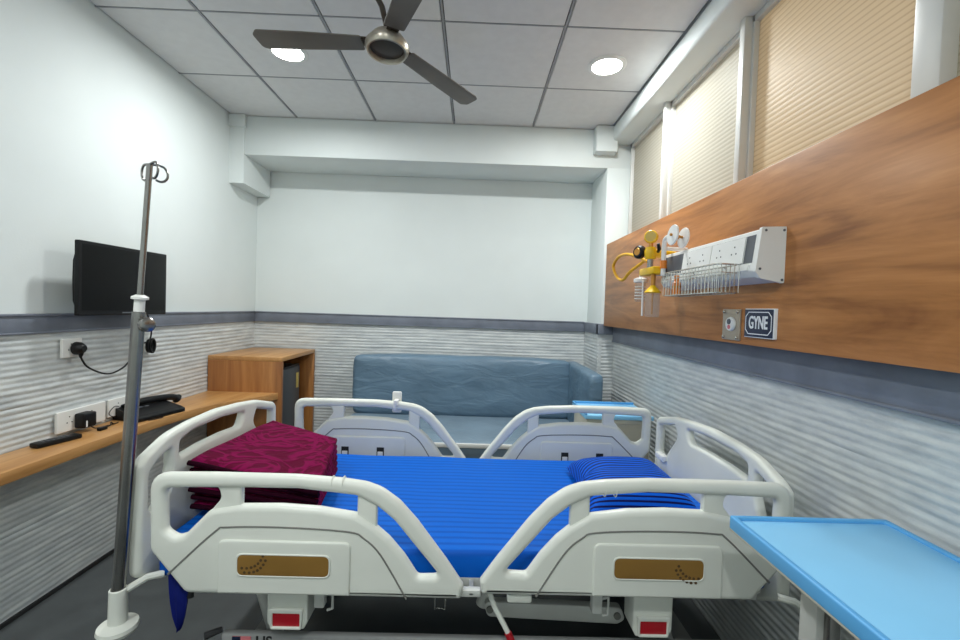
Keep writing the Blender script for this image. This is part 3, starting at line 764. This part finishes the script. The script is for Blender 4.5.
def rail(sx, sy, yc):
    dz = (.008 if sx > 0 else -.007) if sy < 0 else 0
    T = lambda q, z, c: (BX+sx*q, yc+sy*c, z+dz)
    r = obj('side_rail', plate(rpoly(OUT, .02), [rpoly(HU, .02)], RT, .0165, T, 5), m_bed, bed, smooth=50)
    for k, P in enumerate(([(.640, .765, .006), (.640, .845, .003), (.722, .845, .003), (.700, .822, .02), (.694, .798, .03), (.728, .756, .006)], [(.268, .715, .004), (.268, .812, .003), (.322, .835, .003), (.322, .752, .004)])):
        obj('post', plate(rpoly(P), [], .020, .004, lambda q, z, c: T(q, z, c-.003)), m_bed, r)
    gp = spline([(a, b, 0) for a, b in GRV], 6)
    for side in (1, -1):
        c0 = side*RT/2
        obj('seam', tube(B(), [T(p[0], p[1], c0-side*.0014) for p in gp], .0034, 6), m_bedgrey, r)
        ins = rpoly([(.334, .543, .004), (.693, .543, .004), (.693, .691, .02), (.334, .691, .02)], .01)
        pl = obj('inset_panel', plate(ins, [], .012, .005, lambda q, z, c: T(q, z, c0+c)), m_bed, r)
        if side > 0:
            gr = rpoly([(.391, .597), (.638, .597), (.638, .653), (.391, .653)], .016)
            fr = rpoly([(.387, .593), (.642, .593), (.642, .657), (.387, .657)], .018)
            obj('plate_rim', plate(fr, [gr], .006, .0015, lambda q, z, c: T(q, z, c0+.006+c)), m_bed, r)
            obj('gold_strip', plate(gr, [], .003, .0005, lambda q, z, c: T(q, z, c0+.0065+c)), m_gold, r)
            bm = B()
            for k in range(7):      # the printed leaf spray at the outer end
                a_ = k/6
                q = .622*(1-a_)**2+.580*2*a_*(1-a_)+.566*a_*a_; z = .604*(1-a_)**2+.600*2*a_*(1-a_)+.638*a_*a_
                for dq, dz in ((.003, .003), (-.004, -.003)):
                    p = Vector(T(q+dq, z+dz, c0+.0081))
                    lathe(bm, [(.0042, -.0002), (.0038, .0007), (.001, .0008)], axis_m(p, (0, sy, 0)), 8)
            obj('leaf_print', bm, m_golddark, r)
        else:
            for q in (.455, .628):
                la = obj('latch', box(B(), T(q-.018, .598, c0-.006), T(q+.018, .640, c0-.0075), .001), m_hole, r)
                bm = box(B(), T(q-.013, .592, c0-.007), T(q+.013, .620, c0-.014), .002)
                la2 = obj('latch_tab', bm, m_whitepl, r)
    # joint in the top tube
    for q in (.362, .392):
        jt = B()
        lp = [T(q, .8436+.0180*math.cos(k*PI/8), .0178*math.sin(k*PI/8)) for k in range(16)]
        obj('tube_joint', tube(jt, lp, .0016, 5, True), m_bed, r)
    return r
NY, FY = 1.192, 2.142
for sx in (-1, 1):
    rail(sx, -1, NY); rail(sx, 1, FY)
# head and foot boards, outlines in (y, z)
EB = [(1.215, .530, .03), (1.215, .845, .02), (1.245, .868, .05), (1.34, .905, .2), (1.45, .917, .3), (1.60, .921, .5), (1.76, .909, .3), (1.89, .893, .2), (2.045, .852, .04), (2.068, .830, .03), (2.070, .530, .03), (1.98, .46, .05), (1.32, .46, .05)]
HA = [(2.032, .818, .012), (1.878, .858, .012), (1.850, .812, .03), (1.955, .694, .02), (2.000, .680, .015), (2.030, .690, .02)]
HB = [(1.782, .868, .015), (1.63, .884, .3), (1.45, .885, .2), (1.385, .868, .015), (1.383, .818, .015), (1.50, .826, .2), (1.63, .826, .3), (1.748, .818, .03)]
HC = [(1.345, .860, .012), (1.285, .838, .05), (1.254, .815, .02), (1.252, .705, .02), (1.275, .690, .015), (1.318, .72, .02), (1.348, .80, .03)]
def endboard(name, xc, sx, ky, dz):
    k = lambda P: [(1.215+(p[0]-1.215)*ky, p[1]+dz, p[2]) for p in P]
    T = lambda a, b, c: (xc+sx*c, a, b)
    return obj(name, plate(rpoly(k(EB)), [rpoly(k(HA)), rpoly(k(HB)), rpoly(k(HC))], .036, .014, T, 4), m_bed, bed, smooth=50)
endboard('footboard', -.935, -1, .985, .015)
hb = endboard('headboard', .926, 1, 1.03, -.012)
obj('release_clip', box(B(), (.885, 1.955, .66), (.916, 2.03, .685), .004), m_whitepl, hb)
# frame
bm = B()
for y in (1.262, 2.088): box(bm, (-.86, y-.012, .516), (.88, y+.012, .548), .004)
for x in (-.84, -.5, 0, .5, .86): box(bm, (x-.015, 1.26, .490), (x+.015, 2.09, .518), .003)
obj('deck_frame', bm, m_bedframe, bed)
obj('deck_panel', box(B(), (-.86, 1.265, .506), (.88, 2.085, .519), .003), m_basec, bed)
bm = B(); box(bm, (-.012, 1.190, .526), (.046, 1.212, .546), .004); box(bm, (.012, 1.19, .532), (.026, 1.27, .540), .002)
obj('rail_bridge', bm, m_bedframe, bed)
cov = obj('base_cover', box(B(), (-.72, 1.272, .16), (.80, 1.296, .344), .008, 3), m_basec, bed)
obj('base_cover', box(B(), (-.72, 2.054, .16), (.80, 2.078, .344), .008, 3), m_basec, bed)
bm = B()
for x in (-.66, .74): box(bm, (x-.03, 1.29, .18), (x+.03, 2.06, .25), .005)
for y in (1.36, 1.98): box(bm, (-.66, y-.025, .20), (.74, y+.025, .25), .005)
obj('base_frame', bm, m_basec, bed)
def TN(yf): return lambda a, b, c: (a, yf-c, b)
fl = obj('flag_label', box(B(), (-.685, 1.2695, .308), (-.630, 1.2725, .338)), m_pink, cov)
obj('flag_canton', box(B(), (-.685, 1.2687, .320), (-.660, 1.2712, .338)), m_navy, fl)
obj('lettering', text_bm('US', .042, .0006, lambda a, b, c: (-.592+a, 1.2716-c, .323+b), .001), m_hole, cov, smooth=0)
# reflector blocks under the near rails and the far ones
for y0, y1, yf in ((1.235, 1.31, -1), (2.04, 2.115, 1)):
    for x in (-.510, .553):
        bm = plate(rpoly([(x-.058, .530), (x+.058, .530), (x+.058, .41), (x+.048, .390), (x-.048, .390), (x-.058, .41)], .008), [], y1-y0, .005, lambda a, b, c: (a, (y0+y1)/2+c, b))
        k = obj('reflector_block', bm, m_bed, bed)
        yy = y0 if yf < 0 else y1
        bm = plate(rpoly([(x-.048, .455), (x+.048, .455), (x+.044, .395), (x-.044, .395)], .006), [rpoly([(x-.039, .442), (x+.039, .442), (x+.039, .403), (x-.039, .403)], .003)], .012, .003, lambda a, b, c: (a, yy+yf*(.004+0)+c, b))
        obj('reflector_frame', bm, m_bed, k)
        obj('reflector', box(B(), (x-.041, yy+yf*.0005, .401), (x+.041, yy+yf*.005, .444), .001), m_red, k)
# lifting linkage, hangers, hooks
for y in (1.36, 1.98):
    ar = obj('lift_arm', plate(rpoly([(.06, .408), (.50, .398), (.515, .36), (.49, .345), (.075, .360)], .018), [], .03, .004, lambda a, b, c: (a, y+c, b)), m_bedframe, bed)
    for x, z in ((.082, .386), (.487, .374)): obj('pivot', lathe(B(), [(.011, 0), (.011, .006), (.001, .006)], axis_m((x, y-.015, z), (0, -1, 0)), 16), m_bedgrey, ar)
    obj('lift_strut', tube(B(), [(.06, y+.03, .37), (.09, y+.03, .495)], .022, 12), m_bedframe, bed)
    obj('lift_strut', tube(B(), [(-.60, y+.03, .235), (-.68, y+.03, .495)], .022, 12), m_bedframe, bed)
    obj('lift_strut', tube(B(), [(.68, y+.03, .235), (.60, y+.03, .495)], .022, 12), m_bedframe, bed)
for x in (-.40, .40):
    h_ = obj('rail_hinge', box(B(), (x-.03, 1.222, .462), (x+.0, 1.25, .536), .005), m_bedframe, bed)
    obj('hinge_pin', tube(B(), [(x-.002, 1.235, .50), (x+.02, 1.235, .505), (x+.02, 1.235, .455), (x+.005, 1.235, .45)], .004, 6), m_bedframe, h_)
obj('drain_hook', tube(B(), [(-.17, 1.245, .492), (-.03, 1.245, .492), (-.055, 1.245, .490), (-.055, 1.245, .455), (-.085, 1.245, .455), (-.085, 1.245, .49)], .004, 8), m_chrome, bed)
obj('motor', cyl(B(), (-.38, 1.55, .42), (-.12, 1.55, .43), .04, 18), m_black, bed)
obj('latch_pad', box(B(), (.12, 1.19, .512), (.19, 1.215, .536), .006), m_bed, bed)
for x in (-.66, .72):
    for y in (1.32, 2.03):
        c = obj('castor', cyl(B(), (x, y-.022, .075), (x, y+.022, .075), .075, 24), m_dark, bed)
        bm = lathe(B(), [(.04, 0), (.045, .01), (.02, .06)], Matrix.Translation((x, y, .125)), 14)
        obj('fork', bm, m_basec, c)
# corner bumpers, the near foot one takes the pole
for x, y in ((-.960, 1.195), (.985, 1.15), (.985, 2.15), (-.960, 2.15)):
    bp = obj('corner_bumper', lathe(B(), [(.010, -.012), (.044, -.010), (.049, 0), (.047, .010), (.030, .015), (.023, .018), (.021, .11), (.0175, .112), (.0165, .10), (.001, .10)], Matrix.Translation((x, y, .415)), 28), m_bed, bed)
    sx = 1 if x < 0 else -1; sy = 1 if y < BY else -1
    obj('bumper_arm', tube(B(), [(x+sx*.015, y+sy*.012, .517), (x+sx*.05, y+sy*.04, .535), (x+sx*.085, y+sy*.06, .535)], .010, 8), m_bed, bp)
obj('release_cable', tube(B(), spline([(.070, 1.225, .528), (.085, 1.215, .49), (.115, 1.205, .440), (.128, 1.20, .418)], 6), .0075, 8), m_bed, bed)
obj('release_grip', tube(B(), spline([(.126, 1.2005, .421), (.150, 1.19, .375), (.175, 1.18, .32)], 6), .0105, 10), m_red, bed)
obj('lever_knob', tube(B(), [(-.79, 1.245, .51), (-.79, 1.24, .475)], [.006, .009], 8), m_dark, bed)
obj('lever_knob', tube(B(), [(-.72, 1.28, .352), (-.76, 1.26, .345)], [.008, .011], 8), m_dark, bed)

# handset clipped on the far rail
t = thing('call_handset', 'small white clip-on holder on the far left bed rail', 'handset', (-.37, FY, .85))
bm = B(); box(bm, (-.393, FY+.020, .80), (-.347, FY+.038, .905), .006)
obj('body', bm, m_whitepl, t)
bm = B(); box(bm, (-.378, FY-.028, .845), (-.356, FY-.018, .868), .003); box(bm, (-.378, FY-.028, .862), (-.356, FY+.03, .871), .003); box(bm, (-.378, FY-.028, .825), (-.366, FY-.020, .85), .002)
obj('clip', bm, m_whitepl, t)

# ------------------------------------------------------------------ mattress, pillow, blanket
mt = thing('mattress', 'mattress under a bright blue striped sheet on the bed', 'mattress', (BX, 1.655, .52))
bm = B()
mx0, mx1, my0, my1, mz0, mz1 = -.898, .90, 1.252, 2.062, .520, .622
box(bm, (mx0, my0, mz0), (mx1, my1, mz1), .02, 4)
bmesh.ops.subdivide_edges(bm, edges=[e for e in bm.edges if e.calc_length() > .2], cuts=24, use_grid_fill=True)
for v in bm.verts:
    if v.co.z > mz1-.03:
        v.co.z += .010*max(0, min(1, (-.55-v.co.x)/.25))
        v.co.z += .004*noise.noise(Vector((v.co.x*3, v.co.y*4, 0)))+.002*noise.noise(Vector((v.co.x*9, v.co.y*9, 2)))
    if v.co.y < my0+.02: v.co.y += .003*noise.noise(Vector((v.co.x*5, v.co.z*3, 7)))
obj('fitted_sheet', bm, m_sheet, mt, smooth=60)
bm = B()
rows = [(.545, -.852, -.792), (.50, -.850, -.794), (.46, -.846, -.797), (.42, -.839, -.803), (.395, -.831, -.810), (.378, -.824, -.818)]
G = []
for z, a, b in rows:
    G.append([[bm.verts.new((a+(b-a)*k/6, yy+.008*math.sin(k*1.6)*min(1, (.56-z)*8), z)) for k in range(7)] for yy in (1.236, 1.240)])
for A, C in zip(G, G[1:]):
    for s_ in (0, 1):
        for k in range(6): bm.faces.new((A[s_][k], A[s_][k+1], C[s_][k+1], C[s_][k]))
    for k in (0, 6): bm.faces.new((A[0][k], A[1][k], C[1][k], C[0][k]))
obj('hanging_corner', bm, m_sheetshade, mt, smooth=60)

t = thing('pillow', 'flat pillow in a blue striped case at the head of the bed', 'pillow', (.63, 1.68, .625))
bm = B(); n = 26; g2 = {}; uvl = bm.loops.layers.uv.new('cloth'); uvd = {}
c4 = [(.43, 1.47), (.815, 1.46), (.83, 1.93), (.43, 1.90)]
for s_ in (0, 1):
    for i in range(n+1):
        for j in range(n+1):
            if s_ and (i in (0, n) or j in (0, n)): g2[s_, i, j] = g2[0, i, j]; continue
            u, v = i/n, j/n
            # pinch the sides in between the corners
            uu = u+.05*(.5-u)*(1-(2*v-1)**2); vv = v+.06*(.5-v)*(1-(2*u-1)**2)
            x = (c4[0][0]*(1-uu)+c4[1][0]*uu)*(1-vv)+(c4[3][0]*(1-uu)+c4[2][0]*uu)*vv
            y = (c4[0][1]*(1-uu)+c4[1][1]*uu)*(1-vv)+(c4[3][1]*(1-uu)+c4[2][1]*uu)*vv
            h = ((1-(2*u-1)**4)*(1-(2*v-1)**4))**.55
            z0 = .645
            z = z0+(.083 if not s_ else -.014)*h + .006*noise.noise(Vector((x*8, y*8, 1)))*h*(not s_)
            g2[s_, i, j] = bm.verts.new((x, y, z)); uvd[g2[s_, i, j]] = (u*.42, v*.46+((z-z0) if v < .5 else .166-(z-z0)) if not s_ else v*.46)
for s_ in (0, 1):
    for i in range(n):
        for j in range(n):
            f = [g2[s_, i, j], g2[s_, i+1, j], g2[s_, i+1, j+1], g2[s_, i, j+1]]
            fc = bm.faces.new(f if not s_ else f[::-1])
            for lp in fc.loops: lp[uvl].uv = uvd[lp.vert]
obj('pillowcase', bm, m_pillow, t, smooth=70)

t = thing('folded_blanket', 'folded maroon embossed blanket at the foot of the bed', 'blanket', (-.72, 1.65, .63))
# bottom and top corners: front-left, front-right, back-right, back-left
bot = [(-.890, 1.40, .652), (-.49, 1.39, .636), (-.545, 1.80, .636), (-.890, 1.95, .650)]
topc = [(-.900, 1.40, .825), (-.470, 1.37, .745), (-.545, 1.78, .785), (-.890, 1.955, .812)]
def bl(C, u, v):
    a = Vector(C[0])*(1-u)+Vector(C[1])*u; b = Vector(C[3])*(1-u)+Vector(C[2])*u
    return a*(1-v)+b*v
body = B(); bind = B(); NL = 6; n = 20
for L in range(NL):
    h0, h1 = (L+.02)/NL, (L+.98)/NL
    rings = []
    m_ = 4
    def cp(u, v, h):
        p = bl(bot, u, v)*(1-h)+bl(topc, u, v)*h
        w = .010*noise.noise(Vector((p.x*6, p.y*6, L*.7)))
        e = .006*math.sin(L*2.1)
        return p+Vector((0, e*(1-v), w*h))
    vt = {}
    for s_ in (0, 1):
        for i in range(n+1):
            for j in range(n+1):
                u, v = (1-math.cos(PI*i/n))/2, (1-math.cos(PI*j/n))/2
                d = min(u*1.5, v, (1-u)*3, (1-v)*3)
                k = min(1, d/.06); k = math.sqrt(max(0, 1-(1-k)**2))
                hm = (h0+h1)/2; h = hm+(h1-hm if s_ else h0-hm)*k
                if s_ and (i in (0, n) or j in (0, n)): vt[s_, i, j] = vt[0, i, j]
                else: vt[s_, i, j] = body.verts.new(cp(u, v, h))
    for s_ in (0, 1):
        for i in range(n):
            for j in range(n):
                body.faces.new((vt[s_, i, j], vt[s_, i+1, j], vt[s_, i+1, j+1], vt[s_, i, j+1]))
    hm = (h0+h1)/2
    pts = [cp(k/14, 0, hm)+Vector((0, -.004, 0)) for k in range(15)]
    tube(bind, pts, .0085, 8)
obj('folded_body', body, m_blanket, t, smooth=60)
obj('edge_binding', bind, m_binding, t, smooth=60)

# ------------------------------------------------------------------ drip stand
t = thing('iv_pole', 'stainless steel drip pole with hooks standing in the bed corner socket', 'iv pole', (-.966, 1.195, .515))
p0, p1 = Vector((-.9595, 1.195, .517)), Vector((-.888, 1.195, 1.70))
ax = (p1-p0).normalized()
def on(z): return p0+ax*((z-p0.z)/ax.z)
obj('outer_tube', tube(B(), [on(.518), on(1.295)], .0158, 24), m_steel, t)
obj('inner_rod', tube(B(), [on(1.29), on(1.695)], .0075, 14), m_steel, t)
obj('collar', lathe(B(), [(.009, 0), (.0125, 0), (.0125, .032), (.020, .034), (.020, .040), (.010, .046)], axis_m(on(1.296), ax), 20), m_whitepl, t)
kp = on(1.262)
kn = obj('clamp_knob', lathe(B(), [(.008, 0), (.008, .012), (.016, .014), (.020, .02), (.020, .032), (.014, .036), (.001, .036)], axis_m(kp+Vector((.012, -.004, 0)), (.9, -.45, 0)), 14), m_steel, t)
tp = on(1.695)
hk = B()
cb = Vector((.86, -.5, .0)).normalized()
def hook(bm, d, s=1.):
    up = Vector((0, 0, 1))
    P = [tp, tp+d*.02+up*.003, tp+d*.040+up*.004]
    for k in range(9):
        a_ = PI*.5-k*PI*1.15/8
        P.append(tp+d*(.024+.020*math.cos(a_)*1.0)+up*(-.018+.022*math.sin(a_)))
    tube(bm, spline(P[:2]+P[4:], 3), .0032, 8)
for d in (cb, -cb, -cb.cross(Vector((0, 0, 1)))):
    hk = B(); hook(hk, d); obj('hook', hk, m_steel, t)

# ------------------------------------------------------------------ lights
def area(name, loc, size, energy, rot, shape='DISK', col=(1, 1, 1), size_y=None, spread=None):
    l = bpy.data.lights.new(name, 'AREA'); l.shape = shape; l.size = size; l.energy = energy; l.color = col
    if size_y: l.size_y = size_y
    if spread: l.spread = math.radians(spread)
    o = bpy.data.objects.new(name, l); COL.objects.link(o); o.location = loc; o.rotation_euler = rot
    return o
E1, E2 = 15.5, 12.5
cool = (.96, 1, 1)
for x, y, e, sp in ((-1.067, 2.435, E1*.80, 174), (.699, 2.442, E1*.9, 178), (-1.067, .10, E2, 180), (-.19, -.50, E2, 180)):  # first pair lights the downlights; last pair is unseen fill, added overhead
    area('downlight_and_fill', (x, y, ZC-.008), .15, e, (0, 0, 0), col=cool, spread=sp)
# daylight in the corridor outside the high windows
area('window_daylight', (1.60, 1.6, 2.25), .9, 12, (0, -PI/2, PI), 'RECTANGLE', (1, .96, .88), 3.2).rotation_euler = (0, PI/2, 0)

w = bpy.data.worlds.new('world'); S.world = w; w.use_nodes = True
w.node_tree.nodes['Background'].inputs['Color'].default_value = (.6, .62, .65, 1)
w.node_tree.nodes['Background'].inputs['Strength'].default_value = .3

# ------------------------------------------------------------------ camera
yaw, pitch, roll, f = .015416, -.026412, .032937, 433.
cy, sy, cp_, sp_ = math.cos(yaw), math.sin(yaw), math.cos(pitch), math.sin(pitch)
fw = Vector((sy*cp_, cy*cp_, sp_)); r = Vector((cy, -sy, 0)); u = r.cross(fw)
r2 = r*math.cos(roll)+u*math.sin(roll); u2 = -r*math.sin(roll)+u*math.cos(roll)
cam = bpy.data.cameras.new('camera'); cam.sensor_width = 36; cam.lens = 36*f/960; cam.clip_start = .02
co = bpy.data.objects.new('camera', cam); COL.objects.link(co)
mw = Matrix((( r2.x, u2.x, -fw.x, 0), (r2.y, u2.y, -fw.y, 0), (r2.z, u2.z, -fw.z, 1.335), (0, 0, 0, 1)))
co.matrix_world = mw
S.camera = co
vs = S.view_settings
S.display_settings.display_device = 'sRGB'
vs.view_transform = 'Standard'; vs.look = 'None'; vs.gamma = 1; vs.use_curve_mapping = False; vs.exposure = 0.6
S.cycles.use_denoising = True
S.cycles.max_bounces = 12; S.cycles.diffuse_bounces = 6; S.cycles.transparent_max_bounces = 16
S.cycles.sample_clamp_indirect = 6
